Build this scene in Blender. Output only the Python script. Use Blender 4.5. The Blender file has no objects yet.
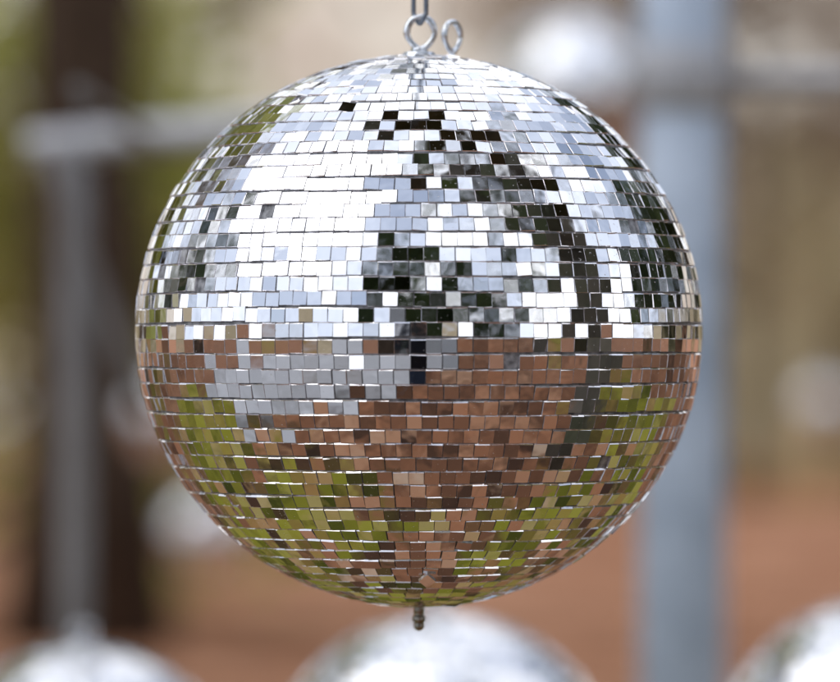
import bpy, bmesh, math, random
from mathutils import Vector, Matrix, noise

random.seed(11)
S = bpy.context.scene
C = S.collection
PI = math.pi
D = 3.4            # camera distance to the ball
HC = 1.5           # camera height
R = 0.2            # ball radius
K = 1414.0 * D     # pixels of the photograph per unit of tangent


def at(px, py, depth):
    """a point in the world for a pixel of the photograph and a distance from the camera"""
    return Vector(((px - 420) / K * depth, depth - D, HC + (341 - py) / K * depth))


# ------------------------------------------------------------------ node helpers
def mat(name):
    m = bpy.data.materials.new(name)
    m.use_nodes = True
    nt = m.node_tree
    return m, nt, nt.nodes['Principled BSDF']


def N(nt, typ, **kw):
    n = nt.nodes.new(typ)
    for k, v in kw.items():
        if k in n.inputs:
            n.inputs[k].default_value = v
        else:
            setattr(n, k, v)
    return n


def ramp(nt, fac, stops, interp='LINEAR'):
    r = nt.nodes.new('ShaderNodeValToRGB')
    r.color_ramp.interpolation = interp
    el = r.color_ramp.elements
    while len(el) > 1:
        el.remove(el[-1])
    el[0].position, el[0].color = stops[0][0], (*stops[0][1], 1)
    for p, c in stops[1:]:
        e = el.new(p)
        e.color = (*c, 1)
    nt.links.new(fac, r.inputs['Fac'])
    return r.outputs['Color']


def tex(nt, coord='Object', scale=1.0, detail=4.0, rough=0.55, vec=None, distort=0.0):
    n = nt.nodes.new('ShaderNodeTexNoise')
    n.inputs['Scale'].default_value = scale
    n.inputs['Detail'].default_value = detail
    n.inputs['Roughness'].default_value = rough
    n.inputs['Distortion'].default_value = distort
    if vec is None:
        tc = nt.nodes.new('ShaderNodeTexCoord')
        vec = tc.outputs[coord]
    nt.links.new(vec, n.inputs['Vector'])
    return n.outputs['Fac']


def mixc(nt, fac, a, b):
    m = nt.nodes.new('ShaderNodeMix')
    m.data_type = 'RGBA'
    for sock, v in ((0, fac), (6, a), (7, b)):
        if isinstance(v, bpy.types.NodeSocket):
            nt.links.new(v, m.inputs[sock])
        elif sock == 0:
            m.inputs[0].default_value = v
        else:
            m.inputs[sock].default_value = (*v, 1)
    return m.outputs[2]


def math_(nt, op, a, b=None, c=None, clamp=False):
    m = nt.nodes.new('ShaderNodeMath')
    m.operation = op
    m.use_clamp = clamp
    for i, v in enumerate((a, b, c)):
        if v is None:
            continue
        if isinstance(v, bpy.types.NodeSocket):
            nt.links.new(v, m.inputs[i])
        else:
            m.inputs[i].default_value = v
    return m.outputs[0]


# ------------------------------------------------------------------ materials
def m_mirror():
    m, nt, b = mat('mirror glass')
    dust = tex(nt, scale=420, detail=3, rough=0.7)
    big = tex(nt, scale=9, detail=2)
    thr = math_(nt, 'MULTIPLY_ADD', big, -0.20, 0.782)
    d = math_(nt, 'MULTIPLY', math_(nt, 'SUBTRACT', dust, thr), 18, clamp=True)
    met = math_(nt, 'SUBTRACT', 1.0, math_(nt, 'MULTIPLY', d, 0.75))
    nt.links.new(met, b.inputs['Metallic'])
    nt.links.new(mixc(nt, d, (0.83, 0.845, 0.875), (0.62, 0.61, 0.60)), b.inputs['Base Color'])
    nt.links.new(math_(nt, 'MULTIPLY_ADD', d, 0.5, 0.012), b.inputs['Roughness'])
    bump = nt.nodes.new('ShaderNodeBump')
    bump.inputs['Strength'].default_value = 0.9
    bump.inputs['Distance'].default_value = 0.00004
    nt.links.new(tex(nt, scale=95, detail=1), bump.inputs['Height'])
    nt.links.new(bump.outputs['Normal'], b.inputs['Normal'])
    return m


def m_edge():
    m, nt, b = mat('cut glass edge')
    n = tex(nt, scale=300, detail=2)
    nt.links.new(ramp(nt, n, [(0.3, (0.80, 0.80, 0.82)), (0.7, (1.0, 0.97, 1.0))]), b.inputs['Base Color'])
    b.inputs['Metallic'].default_value = 0.8
    nt.links.new(math_(nt, 'MULTIPLY_ADD', n, 0.26, -0.02, clamp=True), b.inputs['Roughness'])
    return m


def m_core():
    m, nt, b = mat('grout backing')
    n = tex(nt, scale=150, detail=3)
    nt.links.new(ramp(nt, n, [(0.35, (0.10, 0.105, 0.115)), (0.7, (0.40, 0.41, 0.44))]), b.inputs['Base Color'])
    b.inputs['Roughness'].default_value = 0.5
    b.inputs['Metallic'].default_value = 0.3
    return m


def m_metal(name, dark, light, rough=0.25, met=1.0, scale=60, bump=0.0):
    m, nt, b = mat(name)
    n = tex(nt, scale=scale, detail=4)
    nt.links.new(ramp(nt, n, [(0.3, dark), (0.7, light)]), b.inputs['Base Color'])
    b.inputs['Metallic'].default_value = met
    nt.links.new(math_(nt, 'MULTIPLY_ADD', n, 0.25, rough - 0.1), b.inputs['Roughness'])
    if bump:
        bn = nt.nodes.new('ShaderNodeBump')
        bn.inputs['Strength'].default_value = 0.8
        bn.inputs['Distance'].default_value = bump
        nt.links.new(n, bn.inputs['Height'])
        nt.links.new(bn.outputs['Normal'], b.inputs['Normal'])
    return m


def m_bark(name, dark, light, moss=None):
    m, nt, b = mat(name)
    tc = nt.nodes.new('ShaderNodeTexCoord')
    mp = nt.nodes.new('ShaderNodeMapping')
    mp.inputs['Scale'].default_value = (9, 9, 1.6)
    nt.links.new(tc.outputs['Object'], mp.inputs['Vector'])
    n = tex(nt, vec=mp.outputs[0], scale=1.5, detail=6, rough=0.65, distort=0.6)
    col = ramp(nt, n, [(0.32, dark), (0.62, light)])
    if moss:
        mm = tex(nt, scale=1.7, detail=4)
        col = mixc(nt, math_(nt, 'MULTIPLY', math_(nt, 'SUBTRACT', mm, 0.48), 6, clamp=True), col, moss)
    nt.links.new(col, b.inputs['Base Color'])
    b.inputs['Roughness'].default_value = 0.95
    b.inputs['Specular IOR Level'].default_value = 0.15
    bn = nt.nodes.new('ShaderNodeBump')
    bn.inputs['Distance'].default_value = 0.02
    nt.links.new(n, bn.inputs['Height'])
    nt.links.new(bn.outputs['Normal'], b.inputs['Normal'])
    return m


def m_leaf(name, a, c, d):
    m, nt, b = mat(name)
    n = tex(nt, scale=1.3, detail=3)
    nt.links.new(ramp(nt, n, [(0.3, a), (0.5, c), (0.7, d)]), b.inputs['Base Color'])
    b.inputs['Roughness'].default_value = 0.7
    b.inputs['Specular IOR Level'].default_value = 0.25
    tr = nt.nodes.new('ShaderNodeBsdfTranslucent')
    nt.links.new(ramp(nt, n, [(0.3, a), (0.5, c), (0.7, d)]), tr.inputs['Color'])
    mx = nt.nodes.new('ShaderNodeMixShader')
    mx.inputs[0].default_value = 0.3
    nt.links.new(b.outputs[0], mx.inputs[1])
    nt.links.new(tr.outputs[0], mx.inputs[2])
    nt.links.new(mx.outputs[0], nt.nodes['Material Output'].inputs['Surface'])
    return m


def m_ground():
    m, nt, b = mat('leaf litter and grass')
    tc = nt.nodes.new('ShaderNodeTexCoord')
    P = tc.outputs['Object']
    fine = tex(nt, vec=P, scale=3.6, detail=8, rough=0.80)
    mid = tex(nt, vec=P, scale=1.7, detail=4, rough=0.6)
    vo = nt.nodes.new('ShaderNodeTexVoronoi')
    vo.inputs['Scale'].default_value = 8.0
    vo.inputs['Randomness'].default_value = 1.0
    nt.links.new(P, vo.inputs['Vector'])
    sc_ = nt.nodes.new('ShaderNodeSeparateColor')
    nt.links.new(vo.outputs['Color'], sc_.inputs[0])
    clump = math_(nt, 'ADD', math_(nt, 'MULTIPLY', sc_.outputs[0], .46), math_(nt, 'MULTIPLY', fine, .62))
    litter = ramp(nt, clump, [(0.24, (0.022, 0.014, 0.012)), (0.36, (0.080, 0.041, 0.025)), (0.52, (0.185, 0.084, 0.046)),
                              (0.64, (0.32, 0.142, 0.074)), (0.76, (0.40, 0.22, 0.13)), (0.86, (0.54, 0.44, 0.33))])
    grass = ramp(nt, clump, [(0.24, (0.020, 0.024, 0.008)), (0.36, (0.062, 0.064, 0.010)), (0.52, (0.150, 0.142, 0.018)),
                             (0.66, (0.26, 0.245, 0.030)), (0.80, (0.36, 0.27, 0.12))])
    total = None
    # x, y, radius, strength of each grassy patch
    for x, y, r, s in ((4.2, 1.4, 3.9, 1.0), (-3.0, 1.2, 3.4, 0.85), (-0.6, 2.6, 2.8, 0.85), (-1.0, 0.0, 1.7, 0.78), (1.0, 0.6, 1.5, 0.8),
                       (2.0, 2.6, 1.8, 0.9), (-6, 8, 5, 0.7), (9, -4, 3.5, 0.7), (-22, -14, 12, 0.8)):
        vm = nt.nodes.new('ShaderNodeVectorMath')
        vm.operation = 'DISTANCE'
        nt.links.new(P, vm.inputs[0])
        vm.inputs[1].default_value = (x, y, 0)
        g = math_(nt, 'MULTIPLY', math_(nt, 'SUBTRACT', r, vm.outputs['Value']), 1.3 / r, clamp=True)
        g = math_(nt, 'MULTIPLY', g, s)
        total = g if total is None else math_(nt, 'MAXIMUM', total, g)
    sep = nt.nodes.new('ShaderNodeSeparateXYZ')
    nt.links.new(P, sep.inputs[0])
    far = math_(nt, 'MULTIPLY', math_(nt, 'SUBTRACT', sep.outputs['Y'], 40.0), 0.22, clamp=True)
    total = math_(nt, 'MAXIMUM', total, math_(nt, 'MULTIPLY', far, 0.55))
    mask = math_(nt, 'MULTIPLY', math_(nt, 'SUBTRACT', math_(nt, 'ADD', total, math_(nt, 'ADD', math_(nt, 'MULTIPLY', mid, .9), math_(nt, 'MULTIPLY', sc_.outputs[1], .5))), 1.15), 4, clamp=True)
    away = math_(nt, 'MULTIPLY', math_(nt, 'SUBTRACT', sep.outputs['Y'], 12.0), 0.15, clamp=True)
    litter = mixc(nt, math_(nt, 'MULTIPLY', away, .8), litter, ramp(nt, tex(nt, vec=P, scale=.9, detail=5, rough=.7), [(0.36, (0.16, 0.072, 0.040)), (0.49, (0.46, 0.215, 0.120)), (0.62, (0.72, 0.40, 0.25))]))  # far litter: paler rust tones, with mottled dark shadows painted into the colour
    nt.links.new(mixc(nt, mask, litter, grass), b.inputs['Base Color'])
    b.inputs['Roughness'].default_value = 1.0
    b.inputs['Specular IOR Level'].default_value = 0.05
    bn = nt.nodes.new('ShaderNodeBump')
    bn.inputs['Distance'].default_value = 0.03
    nt.links.new(fine, bn.inputs['Height'])
    nt.links.new(bn.outputs['Normal'], b.inputs['Normal'])
    return m


def m_noise(name, scale, stops, rough=0.9, detail=4, stretch=None):
    m, nt, b = mat(name)
    vec = None
    if stretch:
        tc = nt.nodes.new('ShaderNodeTexCoord')
        mp = nt.nodes.new('ShaderNodeMapping')
        mp.inputs['Scale'].default_value = stretch
        nt.links.new(tc.outputs['Object'], mp.inputs['Vector'])
        vec = mp.outputs[0]
    n = tex(nt, scale=scale, detail=detail, vec=vec)
    nt.links.new(ramp(nt, n, stops), b.inputs['Base Color'])
    b.inputs['Roughness'].default_value = rough
    b.inputs['Specular IOR Level'].default_value = 0.2
    return m


def m_road():
    m, nt, b = mat('worn grey paving')
    tc = nt.nodes.new('ShaderNodeTexCoord')
    br = nt.nodes.new('ShaderNodeTexBrick')
    br.inputs['Scale'].default_value = 1.1
    br.inputs['Mortar Size'].default_value = 0.025
    br.inputs['Color1'].default_value = (0.24, 0.24, 0.255, 1)
    br.inputs['Color2'].default_value = (0.46, 0.455, 0.47, 1)
    br.inputs['Mortar'].default_value = (0.09, 0.085, 0.075, 1)
    nt.links.new(tc.outputs['Object'], br.inputs['Vector'])
    n = tex(nt, scale=1.4, detail=7, rough=.7)
    stain = ramp(nt, n, [(0.36, (0.13, 0.10, 0.075)), (0.46, (0.36, 0.36, 0.37)), (0.70, (0.50, 0.50, 0.51))])
    nt.links.new(mixc(nt, .5, br.outputs['Color'], stain), b.inputs['Base Color'])
    b.inputs['Roughness'].default_value = 0.9
    return m


def m_hills():
    m, nt, b = mat('wooded slope')
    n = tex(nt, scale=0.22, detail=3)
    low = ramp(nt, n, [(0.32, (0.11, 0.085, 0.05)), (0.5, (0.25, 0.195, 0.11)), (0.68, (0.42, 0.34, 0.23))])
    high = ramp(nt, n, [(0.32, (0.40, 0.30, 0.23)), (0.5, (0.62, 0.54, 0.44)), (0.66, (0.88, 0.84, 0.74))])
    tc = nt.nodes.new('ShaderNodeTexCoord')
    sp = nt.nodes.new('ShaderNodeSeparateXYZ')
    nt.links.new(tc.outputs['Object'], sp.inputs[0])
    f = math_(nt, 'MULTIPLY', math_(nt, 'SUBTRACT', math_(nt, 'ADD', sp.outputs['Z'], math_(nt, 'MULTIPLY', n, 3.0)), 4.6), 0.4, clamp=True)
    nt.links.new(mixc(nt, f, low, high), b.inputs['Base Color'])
    b.inputs['Roughness'].default_value = 1
    b.inputs['Specular IOR Level'].default_value = 0.1
    return m


M = dict(
    mirror=m_mirror(), edge=m_edge(), core=m_core(),
    zinc=m_metal('bright zinc plate', (0.52, 0.57, 0.64), (0.93, 0.95, 0.98), 0.2, 1.0, 120, 0.0004),
    cable=m_metal('steel wire rope', (0.10, 0.12, 0.16), (0.30, 0.34, 0.40), 0.35, 0.9, 300),
    stud=m_metal('dull brass stud', (0.16, 0.165, 0.15), (0.48, 0.48, 0.44), 0.3, 1.0, 200),
    pipe=m_metal('galvanised pipe', (0.29, 0.36, 0.46), (0.54, 0.63, 0.76), 0.55, 0.25, 9),
    dullpipe=m_metal('weathered pipe', (0.13, 0.122, 0.12), (0.24, 0.23, 0.23), 0.7, 0.2, 7),
    bar=m_metal('bright bar', (0.36, 0.37, 0.40), (0.56, 0.57, 0.61), 0.55, 0.25, 7),
    bark=m_bark('dark bark', (0.026, 0.018, 0.013), (0.095, 0.066, 0.046)),
    mossbark=m_bark('mossy bark', (0.010, 0.011, 0.010), (0.15, 0.135, 0.11), (0.045, 0.060, 0.022)),
    tanbark=m_bark('tan bark', (0.07, 0.05, 0.035), (0.24, 0.18, 0.13)),
    green=m_leaf('evergreen leaves', (0.018, 0.032, 0.013), (0.050, 0.075, 0.027), (0.12, 0.15, 0.05)),
    lime=m_leaf('spring leaves', (0.30, 0.33, 0.07), (0.50, 0.52, 0.14), (0.68, 0.66, 0.30)),
    tan=m_leaf('dry leaves', (0.12, 0.09, 0.065), (0.29, 0.22, 0.155), (0.45, 0.37, 0.28)),
    straw=m_leaf('straw leaves', (0.34, 0.28, 0.16), (0.54, 0.47, 0.30), (0.70, 0.63, 0.44)),
    ground=m_ground(),
    hills=m_hills(),
    road=m_road(),
    jacket=m_noise('dark jacket', 12, [(0.3, (0.006, 0.008, 0.012)), (0.7, (0.018, 0.02, 0.028))]),
    jeans=m_noise('dark jeans', 20, [(0.3, (0.012, 0.018, 0.035)), (0.7, (0.03, 0.042, 0.07))]),
    skin=m_noise('skin', 10, [(0.3, (0.42, 0.25, 0.18)), (0.7, (0.55, 0.35, 0.26))], 0.5),
    hair=m_noise('dark hair', 60, [(0.3, (0.01, 0.008, 0.006)), (0.7, (0.04, 0.03, 0.02))], 0.6),
    black=m_noise('black plastic', 40, [(0.3, (0.008, 0.008, 0.009)), (0.7, (0.02, 0.02, 0.022))], 0.4),
)


# ------------------------------------------------------------------ object helpers
def link(name, me, parent=None, loc=None):
    o = bpy.data.objects.new(name, me)
    C.objects.link(o)
    if parent is not None:
        o.parent = parent
    if loc is not None:
        o.location = loc
    return o


def tag(o, label, cat, group=None, kind=None):
    o['label'] = label
    if cat:
        o['category'] = cat
    if group:
        o['group'] = group
    if kind:
        o['kind'] = kind
    return o


def bm_obj(name, bm, m, parent=None, loc=None, smooth=True):
    me = bpy.data.meshes.new(name)
    bm.to_mesh(me)
    bm.free()
    for mm in (m if isinstance(m, (list, tuple)) else [m]):
        me.materials.append(mm)
    if smooth:
        for p in me.polygons:
            p.use_smooth = True
    return link(name, me, parent, loc)


def tube(bm, pts, radii, seg=10, closed=False, cap=True):
    pts = [Vector(p) for p in pts]
    n = len(pts)
    if not isinstance(radii, (list, tuple)):
        radii = [radii] * n
    rings = []
    ref = None
    for i, p in enumerate(pts):
        if closed:
            t = (pts[(i + 1) % n] - pts[i - 1]).normalized()
        else:
            t = (pts[min(i + 1, n - 1)] - pts[max(i - 1, 0)]).normalized()
        if ref is None:
            ref = Vector((0, 0, 1)) if abs(t.z) < 0.9 else Vector((1, 0, 0))
        u = (ref - t * ref.dot(t)).normalized()
        ref = u
        v = t.cross(u)
        rings.append([bm.verts.new(p + (u * math.cos(2 * PI * k / seg) + v * math.sin(2 * PI * k / seg)) * radii[i]) for k in range(seg)])
    for i in range(n if closed else n - 1):
        a, b = rings[i], rings[(i + 1) % n]
        for k in range(seg):
            bm.faces.new((a[k], a[(k + 1) % seg], b[(k + 1) % seg], b[k]))
    if cap and not closed:
        bm.faces.new(rings[0][::-1])
        bm.faces.new(rings[-1])


def lathe(bm, prof, seg=20, c=(0, 0, 0)):
    rings = []
    for r, z in prof:
        rings.append([bm.verts.new((c[0] + r * math.cos(2 * PI * k / seg), c[1] + r * math.sin(2 * PI * k / seg), c[2] + z)) for k in range(seg)])
    for a, b in zip(rings, rings[1:]):
        for k in range(seg):
            bm.faces.new((a[k], a[(k + 1) % seg], b[(k + 1) % seg], b[k]))
    bm.faces.new(rings[0][::-1])
    bm.faces.new(rings[-1])


def copy_thing(root, name, loc, rotz=0.0, scale=1.0):
    r = root.copy()
    r.name = name
    C.objects.link(r)
    r.location = loc
    r.rotation_euler = (0, 0, rotz)
    r.scale = (scale,) * 3
    for ch in list(root.children):
        c = ch.copy()
        C.objects.link(c)
        c.parent = r
        for g in list(ch.children):
            d = g.copy()
            C.objects.link(d)
            d.parent = c
    return r


# ------------------------------------------------------------------ the mirror ball
ZS = 0.975
BC = Vector((-0.0007, 0.0, HC + 0.0071))


def tile_mesh(seed, missing=0.0035):
    rnd = random.Random(seed)
    V, F, MI = [], [], []
    th = 0.0015
    rows = 59
    for i in range(rows):
        phi0 = -PI / 2 + (i + 0.5) * PI / rows
        if abs(phi0) > PI / 2 - 0.045:
            continue
        n = max(6, int(round(2 * PI * math.cos(phi0) * R / 0.01053)))
        step = 2 * PI / n
        ph = rnd.random() * step
        if -.22 < phi0 < .05:
            ph = (1.5 * PI - .002 + rnd.gauss(0, .05) * step) % step
        strip = 0
        s_t = s_y = s_lat = 0.0
        wob = rnd.uniform(0, 100)
        j = 0
        a = ph
        drift = 0.0
        for j in range(n):
            if strip <= 0:
                strip = rnd.randint(5, 14)
                s_t, s_y = rnd.gauss(0, 0.016), rnd.gauss(0, 0.016)
                s_lat = rnd.gauss(0, 0.0016)
                gap_j = rnd.uniform(0, 0.03) * step
            strip -= 1
            if rnd.random() < missing:
                continue
            lon = ph + j * step + rnd.gauss(0, 0.014) * step
            lat = phi0 + s_lat + 0.0022 * math.sin(lon * 3 + wob) + rnd.gauss(0, 0.0007)
            lat = max(-1.53, min(1.53, lat))
            c = Vector((math.cos(lat) * math.cos(lon), math.cos(lat) * math.sin(lon), math.sin(lat)))
            east = Vector((-math.sin(lon), math.cos(lon), 0))
            north = c.cross(east)
            big = rnd.random() < 0.10
            sg = 0.075 if big else 0.026
            tx, ty = s_t + rnd.gauss(0, sg), s_y + rnd.gauss(0, sg)
            if abs(lon - 1.5 * PI) < .055 and -.22 < lat < .05:
                tx, ty = tx * .06, ty * .06
            nrm = (c + east * tx + north * ty).normalized()
            e = (east - nrm * east.dot(nrm)).normalized()
            u = nrm.cross(e)
            rot = rnd.gauss(0, 0.012)
            e, u = e * math.cos(rot) + u * math.sin(rot), u * math.cos(rot) - e * math.sin(rot)
            w = 0.5 * (step * math.cos(lat) * R - 0.00012 - abs(rnd.gauss(0, 0.00016)))
            w = min(w, 0.0054)
            h = 0.5 * (0.01022 + rnd.gauss(0, 0.00013))
            front = c * R + nrm * rnd.gauss(0, 0.00018)
            b0 = len(V)
            taper = 0.5 * 0.0107 * math.tan(lat) * step * 0.5
            taper = max(-0.0007, min(0.0007, taper)) * 0.35
            ct, cs = 0.00080 * rnd.uniform(.6, 1.25), 0.00017 * rnd.uniform(.5, 1.3)   # ground edges of the glass
            cb = 0.0003
            cdep = 0.0006 + 0.0007 * max(0.0, min(1.0, -lat * 1.6))
            # front face, chamfer foot, back
            for dep, it, ib, isd in ((0.0, ct, cb, cs), (cdep, 0, 0, 0), (th + 0.0010, 0, 0, 0)):
                base = front - (nrm * dep if dep < 0.0015 else c * dep)
                for sx, sy in ((-1, -1), (1, -1), (1, 1), (-1, 1)):
                    hh = h - (it if sy > 0 else ib)
                    q = base + e * (sx * (w - isd - sy * taper)) + u * (sy * hh)
                    V.append((q.x, q.y, q.z * ZS))
            F.append((b0, b0 + 1, b0 + 2, b0 + 3)); MI.append(0)
            for lv in (0, 4):
                for k in range(4):
                    k2 = (k + 1) % 4
                    F.append((b0 + lv + k, b0 + lv + 4 + k, b0 + lv + 4 + k2, b0 + lv + k2)); MI.append(1)
    me = bpy.data.meshes.new('mirror_tiles')
    me.from_pydata(V, [], F)
    me.materials.append(M['mirror'])
    me.materials.append(M['edge'])
    me.polygons.foreach_set('material_index', MI)
    me.update()
    return me


def eye_ring(bm, c, w, h, r, turn=0.0, n=40):
    """a bent screw eye: round above, drawn to a V below, with a hammered thickness"""
    pts, rad = [], []
    for k in range(n):
        a = 2 * PI * k / n
        x, z = math.sin(a), -math.cos(a)
        if z < 0:                      # lower half narrows to the shank
            x = x * (1 - 0.42 * (-z) ** 1.6)
        q = Vector((x * w, 0, z * h))
        q = Matrix.Rotation(turn, 3, 'Z') @ q
        pts.append(Vector(c) + q)
        rad.append(r * (1 + 0.13 * math.sin(a * 3 + 1.0) + 0.05 * math.sin(a * 7)))
    tube(bm, pts, rad, 12, closed=True)


def make_ball():
    root = link('mirror_ball', None)
    root.location = BC
    bm = bmesh.new()
    bmesh.ops.create_uvsphere(bm, u_segments=96, v_segments=64, radius=R - 0.0016)
    for v in bm.verts:
        v.co.z *= ZS
    bm_obj('backing_sphere', bm, M['core'], root)
    link('mirror_tiles', tile_mesh(3), root)
    top = R * ZS
    # top cap plate with a rim
    bm = bmesh.new()
    lathe(bm, [(0.0115, -0.003), (0.0115, 0.0012), (0.0100, 0.0022), (0.006, 0.0026), (0.0055, 0.0048), (0.0035, 0.0056)], 28, (0, 0, top))
    bm_obj('cap_plate', bm, M['zinc'], root)
    bm = bmesh.new()
    eye_ring(bm, (0.0011, 0, top + 0.0155), 0.0098, 0.0116, 0.0023, 0.12)
    tube(bm, [(0.0011, 0, top + 0.0046), (0.0011, 0, top - 0.002)], 0.0022, 10)
    bm_obj('screw_eye', bm, M['zinc'], root)
    bm = bmesh.new()
    eye_ring(bm, (0.0235, 0.012, top + 0.0135), 0.0100, 0.0108, 0.0021, 0.95)
    tube(bm, [(0.0235, 0.012, top + 0.003), (0.0235, 0.012, top - 0.006)], 0.002, 10)
    bm_obj('screw_eye', bm, M['zinc'], root)
    bm = bmesh.new()
    lathe(bm, [(0.0038, 0.004), (0.0038, -0.0045), (0.0034, -0.0048), (0.0034, -0.0058), (0.0043, -0.0064), (0.0048, -0.0082),
               (0.0043, -0.0104), (0.0034, -0.0110), (0.0039, -0.0128), (0.0037, -0.0148), (0.0022, -0.0166), (0.0004, -0.0172)], 20, (0, 0, -top))
    bm_obj('bottom_stud', bm, M['stud'], root)
    # one odd tile glued on its corner low on the front
    lat, lon = -1.045, -PI / 2 + 0.055
    c = Vector((math.cos(lat) * math.cos(lon), math.cos(lat) * math.sin(lon), math.sin(lat)))
    east = Vector((-math.sin(lon), math.cos(lon), 0))
    north = c.cross(east)
    n2 = (north * .88 - c * .47).normalized()
    bm = bmesh.new()
    f, b_ = [], []
    for dx, dy in ((0, -1), (1, 0), (0, 1), (-1, 0)):
        q = c * (R + 0.0040) + east * dx * 0.0058 + n2 * dy * 0.0056
        f.append(bm.verts.new((q.x, q.y, q.z * ZS)))
        q = c * (R + 0.0020) + east * dx * 0.0060 + n2 * dy * 0.0058
        b_.append(bm.verts.new((q.x, q.y, q.z * ZS)))
    bm.faces.new(f)
    for k in range(4):
        fc = bm.faces.new((f[k], b_[k], b_[(k + 1) % 4], f[(k + 1) % 4]))
        fc.material_index = 1
    bm_obj('loose_tile', bm, [M['mirror'], M['edge']], root, smooth=False)
    return root


ball = make_ball()
tag(ball, 'large sharp mirror ball hanging in the middle with two screw eyes on top', 'disco ball', 'mirror balls hanging outdoors')

# the wire rope: a loop through the first eye, going up over the limb
eye = BC + Vector((0.0011, 0, R * ZS + 0.0155))
LIMB_Z = HC + 1.38
bm = bmesh.new()
zt = eye.z + 0.0118           # top of the ring wire
left, right = [], []
for s in (-1, 1):
    for strand in range(4):
        pts = []
        n = 150
        for k in range(n + 1):
            t = k / n
            L = LIMB_Z - zt
            z = zt - 0.0058 + t ** 1.4 * (L + 0.06)
            dz = z - zt
            x = -0.0006 + s * (0.0010 + 0.0034 * min(1, max(0, dz + 0.005) / 0.007)) + s * 0.004 * max(0, dz - .02)
            if dz < -0.0035:
                x = -0.0006 + s * 0.0010 * max(0, (dz + 0.0058) / 0.0023)
            a = z * 520 + strand * PI / 2
            y = s * -0.0028 * min(1, max(0, dz + .0058) / 0.006) * (1 if dz < 0.03 else 0.3)
            pts.append((eye.x + x + 0.0008 * math.cos(a), eye.y + y + 0.0008 * math.sin(a), z))
        tube(bm, pts, 0.00115, 6)
wire = bm_obj('wire_rope', bm, M['cable'])
tag(wire, 'doubled grey wire rope looped through the eye on top of the sharp mirror ball', 'wire rope')

# ------------------------------------------------------------------ trees
def grow(bm, tips, p, d, length, r, depth, rnd, droop=0.0, seg=8):
    pts, rad = [p.copy()], [r]
    n = 5
    q = p.copy()
    for k in range(n):
        d = (d + Vector((rnd.gauss(0, .10), rnd.gauss(0, .10), rnd.gauss(0, .06) - droop))).normalized()
        q = q + d * length / n
        pts.append(q.copy())
        rad.append(r * (1 - 0.42 * (k + 1) / n))
    tube(bm, pts, rad, seg if depth > 1 else 5)
    if depth <= 1:
        tips.extend(pts[2:])
    if depth == 0:
        return
    for k in range(3 if depth > 1 else 4):
        i = rnd.randint(2, n)
        ax = Vector((rnd.gauss(0, 1), rnd.gauss(0, 1), rnd.gauss(0, .4))).normalized()
        nd = (d * 0.75 + ax * 0.75 + Vector((0, 0, .12))).normalized()
        grow(bm, tips, pts[i], nd, length * rnd.uniform(.55, .8), rad[i] * 0.6, depth - 1, rnd, droop)


def leaves(rnd, centres, count, spread, size):
    V, F = [], []
    for k in range(count):
        c = rnd.choice(centres) + Vector((rnd.gauss(0, spread), rnd.gauss(0, spread), rnd.gauss(0, spread * .8)))
        a = Vector((rnd.gauss(0, 1), rnd.gauss(0, 1), rnd.gauss(0, 1))).normalized()
        b = a.cross(Vector((rnd.gauss(0, 1), rnd.gauss(0, 1), rnd.gauss(0, 1)))).normalized()
        s = size * rnd.uniform(.6, 1.4)
        i = len(V)
        V += [tuple(c - a * s), tuple(c + b * s * .45), tuple(c + a * s), tuple(c - b * s * .45)]
        F.append((i, i + 1, i + 2, i + 3))
    me = bpy.data.meshes.new('crown')
    me.from_pydata(V, [], F)
    return me


def make_tree(name, seed, height, r, clear, leaf, bark, count=3000, spread=.5, size=.14, limbs=9, lean=(0, 0)):
    rnd = random.Random(seed)
    root = link(name, None)
    bm = bmesh.new()
    pts, rad = [], []
    n = 14
    x = y = 0.0
    for k in range(n + 1):
        t = k / n
        pts.append(Vector((x + lean[0] * t * height, y + lean[1] * t * height, t * height - .15)))
        rad.append(r * ((1.35 if k == 0 else 1.0) - .88 * t) + .01)
        x += rnd.gauss(0, .02) * height / 12
        y += rnd.gauss(0, .02) * height / 12
    tube(bm, pts, rad, 14)
    tips = []
    for k in range(limbs):
        t = clear + (1 - clear) * (k + rnd.random() * .5) / limbs
        i = min(n - 1, int(t * n))
        a = rnd.uniform(0, 2 * PI)
        d = Vector((math.cos(a), math.sin(a), rnd.uniform(.15, .7))).normalized()
        grow(bm, tips, pts[i], d, height * .26 * (1.15 - t * .6), rad[i] * .5, 2, rnd, seg=6)
    bm_obj('trunk', bm, M[bark], root)
    if count:
        me = leaves(rnd, tips, count, spread, size)
        me.materials.append(M[leaf])
        link('crown', me, root)
    return root


def polar(alpha, dist):
    a = math.radians(alpha)
    return Vector((math.sin(a) * dist, -math.cos(a) * dist, 0))


# ------------------------------------------------------------------ ground, hills, paving
bm = bmesh.new()
g = 90
ext = 420.0
grid = []
for i in range(g + 1):
    row = []
    for j in range(g + 1):
        fx = (i / g * 2 - 1); fy = (j / g * 2 - 1)
        x = math.copysign(abs(fx) ** 2.2, fx) * ext
        y = math.copysign(abs(fy) ** 2.2, fy) * ext
        z = 0.0
        d = math.hypot(x, y)
        if d > 5:
            z = 0.06 * noise.noise(Vector((x * .2, y * .2, 0))) * min(1, (d - 5) / 8)
        row.append(bm.verts.new((x, y, z - 0.02)))
    grid.append(row)
for i in range(g):
    for j in range(g):
        bm.faces.new((grid[i][j], grid[i + 1][j], grid[i + 1][j + 1], grid[i][j + 1]))
tag(bm_obj('ground', bm, M['ground']), 'ground covered in rusty brown leaf litter with patches of green grass', None, kind='structure')

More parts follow.
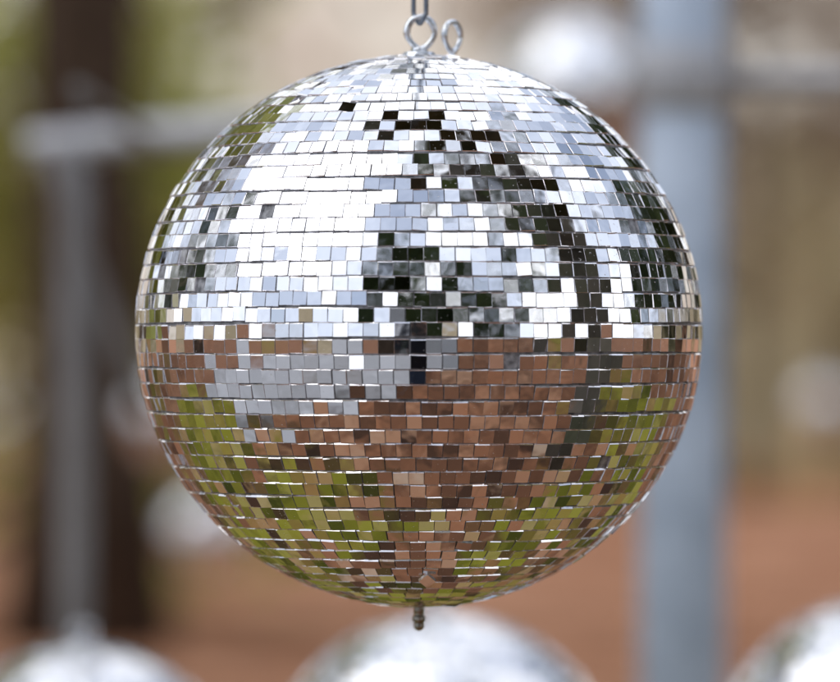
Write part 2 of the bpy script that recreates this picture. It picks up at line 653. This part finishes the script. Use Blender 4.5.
bm = bmesh.new()
rings = []
na = 160
for k in range(na):
    a = 2 * PI * k / na
    back = max(0.0, math.cos(a - PI / 2))        # 1 towards +y
    ring = []
    for m_ in range(12):
        t = m_ / 11
        r0 = 58 + 10 * noise.noise(Vector((math.cos(a) * 2, math.sin(a) * 2, 3)))
        rr = r0 + t * 70
        hmax = 3.4 + 17 * back ** 1.5
        z = -0.6 + hmax * math.sin(min(1, t * 1.05) * PI / 2) + 0.9 * noise.noise(Vector((math.cos(a) * 6, math.sin(a) * 6, t * 3))) * t
        ring.append(bm.verts.new((rr * math.cos(a), rr * math.sin(a), z)))
    rings.append(ring)
for k in range(na):
    a, b = rings[k], rings[(k + 1) % na]
    for m_ in range(11):
        bm.faces.new((a[m_], b[m_], b[m_ + 1], a[m_ + 1]))
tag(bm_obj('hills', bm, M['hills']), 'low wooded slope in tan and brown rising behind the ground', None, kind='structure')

bm = bmesh.new()
poly = [(-3.6, 0.2), (-2.35, -1.35), (-1.35, -2.2), (0.15, -4.1), (1.6, -6.9), (9.5, -19), (17, -32), (2, -38), (-9, -24), (-14, -12), (-11, 0), (-6, 0.9)]
bm.faces.new([bm.verts.new((x, y, 0.035)) for x, y in poly])
bm.faces.ensure_lookup_table()
ex = bmesh.ops.extrude_face_region(bm, geom=list(bm.faces))
for v in ex['geom']:
    if isinstance(v, bmesh.types.BMVert):
        v.co.z -= 0.2
tag(bm_obj('paving', bm, M['road'], smooth=False), 'pale grey paved lot beside the leaf litter', None, kind='structure')

# ------------------------------------------------------------------ the tree that carries the ball
def hanging_tree():
    rnd = random.Random(5)
    root = link('shade_tree', None)
    base = polar(71, 1.75)
    root.location = base
    bm = bmesh.new()
    pts, rad = [], []
    for k in range(17):
        t = k / 16
        pts.append(Vector((-0.10 * t + .05 * math.sin(t * 7), 0.10 * t + .04 * math.sin(t * 5 + 1), t * 9.0 - .1)))
        rad.append(.235 * (1.22 if k == 0 else 1) * (1 - .60 * t))
    tube(bm, pts, rad, 18)
    sp, sr = [], []
    for k in range(12):
        t = k / 11
        f = min(1, t * 3)
        sp.append(Vector((-.20 * f - .25 * t, -.36 * f - .30 * t + .05 * math.sin(t * 9), 1.25 + t * 6)))
        sr.append(.165 * (1 - .5 * t))
    tube(bm, sp, sr, 12)
    tips = []
    for k in range(5):
        a = rnd.uniform(3.6, 5.6)
        grow(bm, tips, sp[3 + k], Vector((math.cos(a), math.sin(a), rnd.uniform(.3, .8))).normalized(), 1.1, sr[3 + k] * .5, 1, rnd)
    # the limb over the ball
    start = Vector((0, 0, LIMB_Z - .45))
    end = Vector((BC.x - base.x, BC.y - base.y, LIMB_Z))
    mid = start.lerp(end, .5) + Vector((0, 0, .16))
    past = end + (end - start) * .2
    past.z = LIMB_Z - .02
    lp, lr = [], []
    ctrl = [start, mid, end, past]
    for k in range(13):
        t = k / 12 * 3
        i = min(2, int(t)); f = t - i
        lp.append(ctrl[i].lerp(ctrl[i + 1], f))
        lr.append(.10 - .028 * k / 12)
    tube(bm, lp, lr, 12)
    grow(bm, tips, lp[8], Vector((.02, -1, .10)).normalized(), 1.1, .03, 0, rnd)
    grow(bm, tips, lp[4], Vector((-.4, -.9, .25)).normalized(), 1.0, .028, 1, rnd)
    for k in range(9):
        i = 7 + k
        a = rnd.uniform(0, 2 * PI)
        if 1.6 < a < 3.9:
            a += 2.6
        grow(bm, tips, pts[min(16, i)], Vector((math.cos(a), math.sin(a), rnd.uniform(.2, .6))).normalized(), 1.9, rad[i] * .45, 2, rnd)
    bm_obj('trunk', bm, M['mossbark'], root)
    me = leaves(rnd, tips, 1300, .22, .085)
    me.materials.append(M['green'])
    link('crown', me, root)
    return root


tag(hanging_tree(), 'near mossy tree whose long low limb carries the sharp mirror ball', 'tree')

# ------------------------------------------------------------------ background and surrounding trees
kinds = {
    'brown': make_tree('broadleaf_tree', 21, 12, .26, .35, 'tan', 'bark', 2600, .6, .17),
    'green': make_tree('evergreen_tree', 22, 10, .22, .18, 'green', 'bark', 7000, .55, .20, limbs=13),
    'lime': make_tree('leafy_tree', 23, 8, .16, .12, 'lime', 'tanbark', 7000, .5, .17, limbs=12),
    'bare': make_tree('bare_tree', 24, 13, .24, .3, 'green', 'bark', 1500, .5, .26, limbs=10),
}
first = dict.fromkeys(kinds, True)


def put(kind, p, rz, sc, label, group, cat='tree'):
    src = kinds[kind]
    if first[kind]:
        first[kind] = False
        o = src
        o.location = p
        o.rotation_euler = (0, 0, rz)
        o.scale = (sc,) * 3
    else:
        o = copy_thing(src, src.name.split('.')[0], p, rz, sc)
    tag(o, label, cat, group)
    return o


def ground_at(px, depth):
    p = at(px, 341, depth)
    p.z = 0
    return p


# the big dark trunk at the left, with its smaller neighbour
tk = make_tree('dark_tree', 31, 18, .33, .6, 'green', 'bark', 1500, .5, .14, limbs=5)
tk.location = ground_at(86, 23.5)
tag(tk, 'thick dark tree trunk standing at the left behind the weathered frame', 'tree', 'trees in the background')

BG = 'trees in the background'
# kind, pixel, depth, rotation, scale, label
for kind, px, dep, rz, sc, lab in (
        ('lime', -74, 26, 0.3, .60, 'yellow green leafy tree at the left edge beside the dark trunk'),
        ('brown', 128, 34, 1.1, 1.1, 'thin dark trunk just right of the thick dark tree'),
        ('brown', 262, 50, 2.0, .3, 'low tan tree far behind the upper left of the sharp mirror ball'),
        ('brown', 752, 47, 4.0, .55, 'tan tree right of the thick galvanised post'),
        ('brown', 610, 55, 5.0, .6, 'tan tree just left of the thick galvanised post'),
        ('lime', 826, 52, 0.7, .46, 'pale yellow bush beyond the leaf litter at the right'),
        ('brown', 905, 42, 5.5, 1.0, 'brown tree at the right edge of the picture')):
    o = put(kind, ground_at(px, dep), rz, sc, lab, BG)
    if 'bush' in lab:                      # the pale bush has straw coloured leaves of its own
        for ch in o.children:
            if ch.name.startswith('crown'):
                ch.material_slots[0].link = 'OBJECT'
                ch.material_slots[0].material = M['straw']

SR = 'trees around the clearing'
for kind, al, dist, rz, sc, lab in (
        ('green', 109, 11, 0.4, .62, 'narrow dense evergreen on the right side of the clearing'),
        ('green', 138, 17, 1.4, .9, 'dense evergreen further back on the right side'),
        ('green', 153, 20, 2.2, 1.2, 'tall evergreen behind the right edge of the clearing'),
        ('green', 126, 12, 1.1, .8, 'dense evergreen between the narrow one and the farther one on the right'),
        ('bare', -104, 11, 0.2, .75, 'sparse tree on the left side of the clearing'),
        ('green', -122, 20, 3.1, .7, 'evergreen on the left side behind the sparse tree'),
        ('brown', -136, 15, 3.9, 1.2, 'brown tree to the left rear of the clearing'),
        ('lime', -152, 13, 3.3, 1.35, 'green yellow tree to the left rear of the clearing'),
        ('green', -12, 13, 0.9, 1.0, 'dense dark evergreen behind the photographer'),
        ('green', 9, 17, 2.9, .62, 'smaller evergreen behind the photographer and to the right'),
        ('green', 20, 13, 2.0, .68, 'taller evergreen to the right of the photographer'),
        ('bare', 38, 13, 5.1, .7, 'sparse tree over the leaf litter in front right'),
        ('brown', -40, 42, 1.9, .35, 'low brown tree across the paved lot'),
        ('brown', -58, 44, 2.9, .35, 'low brown tree at the far left of the paved lot'),
        ('lime', -24, 40, 2.9, .35, 'low green tree across the paved lot')):
    put(kind, polar(al, dist), rz, sc, lab, SR)

# ------------------------------------------------------------------ stands in the background
def cyl(name, a, b, r, m, parent, seg=20):
    bm = bmesh.new()
    a, b = Vector(a), Vector(b)
    d = (b - a).normalized()
    L = (b - a).length
    e = min(r * .12, L * .1)
    tube(bm, [a, a + d * e, b - d * e, b], [r * .88, r, r, r * .88], seg)
    return bm_obj(name, bm, m, parent)


# left stand: slim post, horizontal bar, slack brace
dA = 7.4
fa = ground_at(75, dA)
stA = link('ball_stand', None)
stA.location = fa
zb = at(75, 142, dA).z
cyl('post', (0, 0, 0.0), (0, 0, zb - .01), .026, M['dullpipe'], stA)
cyl('crossbar', (at(26, 148, dA).x - fa.x, 0, at(26, 148, dA).z), (at(330, 122, dA).x - fa.x, 0, at(330, 122, dA).z), .026, M['bar'], stA)
bm = bmesh.new()
pts = []
for k in range(9):
    t = k / 8
    p = at(56 + (150 - 56) * (t ** 1.25), 160 + 250 * t, dA)
    pts.append((p.x - fa.x, -.03, p.z))
tube(bm, pts, .014, 8)
bm_obj('brace', bm, M['dullpipe'], stA)
bm = bmesh.new()
lathe(bm, [(.19, 0), (.19, .012), (.05, .022), (.045, .05), (.03, .052)], 24)
bm_obj('base_plate', bm, M['dullpipe'], stA)
pa = at(80, 140, 5.8)
cyl('hook_arm', (pa.x - fa.x, 0, zb - .004), (pa.x - fa.x, -1.64, zb - .004), .009, M['dullpipe'], stA)
tag(stA, 'weathered slim stand at the left with a horizontal bar and thin brace', 'stand')

# right stand: thick galvanised post with a bar to the right and a high bar
dB = 6.9
fb = ground_at(682, dB)
stB = link('galvanised_post', None)
stB.location = fb
cyl('post', (0, 0, 0), (0, 0, 2.55), .063, M['pipe'], stB, 32)
zr = at(700, 80, dB).z
cyl('crossbar', (.04, 0, zr), (.85, 0, zr + .004), .017, M['bar'], stB)
cyl('clamp', (0, 0, zr - .05), (0, 0, zr + .05), .071, M['bar'], stB, 28)
cyl('high_bar', (at(420, 0, dB).x - fb.x, 0, 2.50), (at(930, 0, dB).x - fb.x, 0, 2.50), .024, M['pipe'], stB)
bm = bmesh.new()
lathe(bm, [(.14, 0), (.14, .015), (.075, .02), (.07, .09), (.06, .092)], 28)
bm_obj('base_flange', bm, M['pipe'], stB)
for px in (442, 890):
    x = at(px, 0, 5.5).x - fb.x
    cyl('hook_arm', (x, 0, 2.496), (x, -1.43, 2.496), .011, M['pipe'], stB)
tag(stB, 'thick galvanised post standing right of the sharp mirror ball', 'post')


# the long line that carries the far balls, between two trees
line_z = 3.35
bm = bmesh.new()
pts = [Vector((-4.2 + 8.6 * k / 24, 9.8 + 9 * (1 - k / 24), line_z + .5 * ((k - 12) / 12) ** 2)) for k in range(25)]
tube(bm, pts, .006, 6)
tag(bm_obj('suspension_line', bm, M['cable']), 'high steel line strung between trees for the distant mirror balls', 'cable')

pts = [Vector((-7 + 14 * k / 24, at(0, 0, D * 283 / 24).y, 4.25 + .3 * abs((k - 12) / 12) ** 2 - .2)) for k in range(25)]
bm = bmesh.new()
tube(bm, pts, .006, 6)
tag(bm_obj('suspension_line', bm, M['cable']), 'farthest steel line carrying the two faint mirror balls', 'cable')
GB = 'mirror balls hanging outdoors'
for px, py, rpx, rz, topz, lab in (
        (80, 812, 168, .7, at(75, 142, dA).z - .004, 'blurred mirror ball at the bottom left below the slim post'),
        (442, 786, 176, 1.9, 2.496, 'blurred mirror ball directly below the sharp one at the bottom'),
        (890, 770, 176, 2.8, 2.496, 'blurred mirror ball at the bottom right corner'),
        (572, 94, 80, 3.7, 3.4, 'distant blurred mirror ball at the upper right beside the thick post'),
        (176, 418, 47, 4.4, 3.4, 'distant blurred mirror ball half hidden by the left side of the sharp ball'),
        (208, 530, 42, 5.1, 3.4, 'smaller distant blurred mirror ball low at the left over the leaf litter'),
        (826, 404, 24, .9, 4.25, 'very distant faint mirror ball near the right edge'),
        (2, 424, 24, 2.2, 4.25, 'very distant faint mirror ball at the left edge')):
    dep = D * 283 / rpx
    p = at(px, py, dep)
    o = copy_thing(ball, 'mirror_ball', p, rz)
    tag(o, lab, 'disco ball', GB)
    e = p.z + R * ZS + .020
    bm = bmesh.new()
    tube(bm, [(p.x, p.y, e), (p.x, p.y, topz)], .0009, 5)
    w = bm_obj('wire_rope', bm, M['cable'])
    tag(w, 'thin wire rope holding the ' + lab.replace('blurred ', '').replace('half hidden by', 'by').replace(' over the leaf litter', '').replace('the upper right beside', 'upper right by'), 'wire rope')

# ------------------------------------------------------------------ the photographer and the camera body
def skin_mesh(name, joints, edges, m, parent, sub=2):
    me = bpy.data.meshes.new(name)
    me.from_pydata([j[:3] for j in joints], edges, [])
    o = link(name, me, parent)
    md = o.modifiers.new('Skin', 'SKIN')
    md.use_smooth_shade = True
    for i, v in enumerate(me.skin_vertices[0].data):
        r = joints[i][3]
        v.radius = (r, r) if not isinstance(r, tuple) else r
        v.use_root = (i == 0)
    sb = o.modifiers.new('Subdivision', 'SUBSURF')
    sb.levels = sb.render_levels = sub
    me.materials.append(m)
    return o


per = link('person', None)
per.location = (0.0, -3.86, 0)
J = [(0, 0, .93, .125), (0, 0, 1.10, .115), (0, .01, 1.28, .14), (0, 0, 1.40, .10), (0, .02, 1.47, .052), (0, .03, 1.53, .05)]
E = [(0, 1), (1, 2), (2, 3), (3, 4), (4, 5)]
for s in (-1, 1):
    b0 = len(J)
    J += [(s * .16, 0, 1.38, .062), (s * .24, .06, 1.18, .048), (s * .14, .27, 1.36, .036), (s * .075, .36, 1.46, .030)]
    E += [(3, b0), (b0, b0 + 1), (b0 + 1, b0 + 2), (b0 + 2, b0 + 3)]
    b1 = len(J)
    J += [(s * .08, 0, .84, .09), (s * .065, .01, .50, .060), (s * .06, -.01, .12, .042), (s * .065, .03, .045, .045), (s * .08, .13, .035, .036)]
    E += [(0, b1), (b1, b1 + 1), (b1 + 1, b1 + 2), (b1 + 2, b1 + 3), (b1 + 3, b1 + 4)]
skin_mesh('body', J, E, M['jacket'], per)
JJ = [(0, 0, .93, .135)]
EE = []
for s in (-1, 1):
    b1 = len(JJ)
    JJ += [(s * .08, 0, .84, .10), (s * .065, .01, .50, .082), (s * .06, -.01, .10, .072)]
    EE += [(0, b1), (b1, b1 + 1), (b1 + 1, b1 + 2)]
skin_mesh('coat', [(0, .0, .62, .215), (0, 0, .80, .205), (0, 0, 1.0, .185), (0, 0, 1.2, .19), (0, .01, 1.36, .15), (0, .015, 1.45, .075),
                   (-.17, .02, 1.34, .085), (.17, .02, 1.34, .085), (-.25, .08, 1.17, .072), (.25, .08, 1.17, .072)],
          [(0, 1), (1, 2), (2, 3), (3, 4), (4, 5), (4, 6), (4, 7), (6, 8), (7, 9)], M['jacket'], per)
bm = bmesh.new()
lathe(bm, [(.155, .0), (.16, .004), (.155, .010), (.098, .014), (.094, .07), (.085, .10), (.05, .112)], 32)
bm_obj('hat', bm, M['jacket'], per, (0, .04, 1.645))
skin_mesh('trousers', JJ, EE, M['jeans'], per)
# hands: palm, four fingers and a thumb each closed on the camera
for s in (-1, 1):
    w = Vector((s * .078, .355, 1.455))
    J = [(*w, .022), (*(w + Vector((-s * .002, .035, .02))), .028)]
    E = [(0, 1)]
    for q in range(4):
        b = w + Vector((-s * .002, .045, .045 - q * .017))
        i = len(J)
        J += [(*b, .009), (*(b + Vector((-s * .012, .030, 0))), .0085), (*(b + Vector((-s * .034, .036, -.001))), .0075)]
        E += [(1, i), (i, i + 1), (i + 1, i + 2)]
    i = len(J)
    J += [(*(w + Vector((-s * .018, .022, .0))), .010), (*(w + Vector((-s * .036, .030, .008))), .008)]
    E += [(0, i), (i, i + 1)]
    skin_mesh('hand', J, E, M['skin'], per, 1)
# head with face
bm = bmesh.new()
bmesh.ops.create_uvsphere(bm, u_segments=32, v_segments=24, radius=1)
for v in bm.verts:
    x, y, z = v.co
    jaw = 1 - .28 * max(0, -z) ** 1.3
    nx, ny = x * .077 * jaw, y * .098 * (1 - .12 * max(0, -z))
    nz = z * .118
    nose = math.exp(-((x / .16) ** 2 + ((z + .12) / .20) ** 2)) * (.022 if y > 0 else 0)
    for ex_ in (-.38, .38):
        if y > 0:
            ny -= .010 * math.exp(-(((x - ex_) / .17) ** 2 + ((z - .08) / .12) ** 2))
    if y > 0:
        ny -= .004 * math.exp(-((x / .3) ** 2 + ((z + .48) / .05) ** 2))
    v.co = (nx, ny + nose, nz)
for s in (-1, 1):
    tube(bm, [(s * .074, 0, .022), (s * .086, -.008, .012), (s * .084, -.004, -.012), (s * .073, .004, -.022)], [.007, .010, .009, .006], 8)
bm_obj('head', bm, M['skin'], per, (0, .045, 1.60))
bm = bmesh.new()
bmesh.ops.create_uvsphere(bm, u_segments=32, v_segments=20, radius=1)
for v in bm.verts:
    x, y, z = v.co
    cut = 1.0
    v.co = (x * .084, y * .104 - .012, z * .118 + .016)
bmesh.ops.delete(bm, geom=[v for v in bm.verts if v.co.z < -.035 + .5 * (v.co.y + .03) * (1 if v.co.y > -.03 else .2) + (.03 if v.co.y > .02 else 0)], context='VERTS')
bm_obj('hair', bm, M['hair'], per, (0, .045, 1.60))
tag(per, 'person in a long dark coat, brimmed hat and dark jeans holding up a camera', 'person')

cam_t = link('camera_body', None)
cam_t.location = (0, -3.55, HC)
bm = bmesh.new()
bmesh.ops.create_cube(bm, size=1)
for v in bm.verts:
    v.co = (v.co.x * .15, v.co.y * .055, v.co.z * .10)
bmesh.ops.bevel(bm, geom=list(bm.edges), offset=.010, segments=3, affect='EDGES')
tube(bm, [(0, -.03, .055), (0, .025, .055)], [.026, .024], 12)
bm_obj('housing', bm, M['black'], cam_t)
bm = bmesh.new()
ly = [(.033, .027), (.036, .032), (.036, .070), (.041, .074), (.041, .105), (.038, .108)]
tube(bm, [(0, y, 0) for r, y in ly], [r for r, y in ly], 28)
bm_obj('lens', bm, M['black'], cam_t)
tag(cam_t, 'black camera with a short lens held at eye level by the photographer', 'camera')

# ------------------------------------------------------------------ light
sun_dir = Vector((-0.60, -0.22, 0.77)).normalized()
wd = bpy.data.worlds.new('World')
S.world = wd
wd.use_nodes = True
nt = wd.node_tree
bg = nt.nodes['Background']
sky = nt.nodes.new('ShaderNodeTexSky')
sky.sky_type = 'NISHITA'
sky.sun_disc = False
sky.sun_elevation = math.asin(sun_dir.z)
sky.sun_rotation = math.atan2(sun_dir.x, sun_dir.y)
sky.air_density = 1.0
sky.dust_density = 2.0
n1 = tex(nt, 'Generated', scale=3.2, detail=6, rough=0.6, distort=0.5)
cl = ramp(nt, n1, [(0.36, (3.6, 4.2, 5.6)), (0.48, (7.6, 8.2, 9.6)), (0.56, (12.5, 12.6, 13.0))])
cov = ramp(nt, n1, [(0.30, (.55, .55, .55)), (0.46, (1, 1, 1))])
nt.links.new(mixc(nt, cov, sky.outputs[0], cl), bg.inputs['Color'])
bg.inputs['Strength'].default_value = 0.127
wd.cycles.sampling_method = 'MANUAL'
wd.cycles.sample_map_resolution = 512

sl = bpy.data.lights.new('sun', 'SUN')
sl.energy = 0.95
sl.angle = math.radians(58)
sl.color = (1.0, .95, .88)
so = link('sun', sl)
so.rotation_euler = (-sun_dir).to_track_quat('-Z', 'Y').to_euler()

# ------------------------------------------------------------------ camera
cd = bpy.data.cameras.new('camera')
cd.sensor_width = 36
cd.lens = 36 * K / 840.0
cd.clip_end = 2000
cd.dof.use_dof = True
cd.dof.focus_distance = D - .135
cd.dof.aperture_fstop = cd.lens / 56.0
cam = link('camera', cd)
cam.location = (0, -D, HC)
cam.rotation_euler = (PI / 2, 0, 0)
S.camera = cam

S.view_settings.view_transform = 'Standard'
S.view_settings.look = 'None'
S.view_settings.exposure = 0
S.render.engine = 'CYCLES'
S.cycles.max_bounces = 8
S.cycles.glossy_bounces = 5
S.cycles.diffuse_bounces = 3
S.cycles.caustics_reflective = False
S.cycles.caustics_refractive = False
S.cycles.sample_clamp_indirect = 8
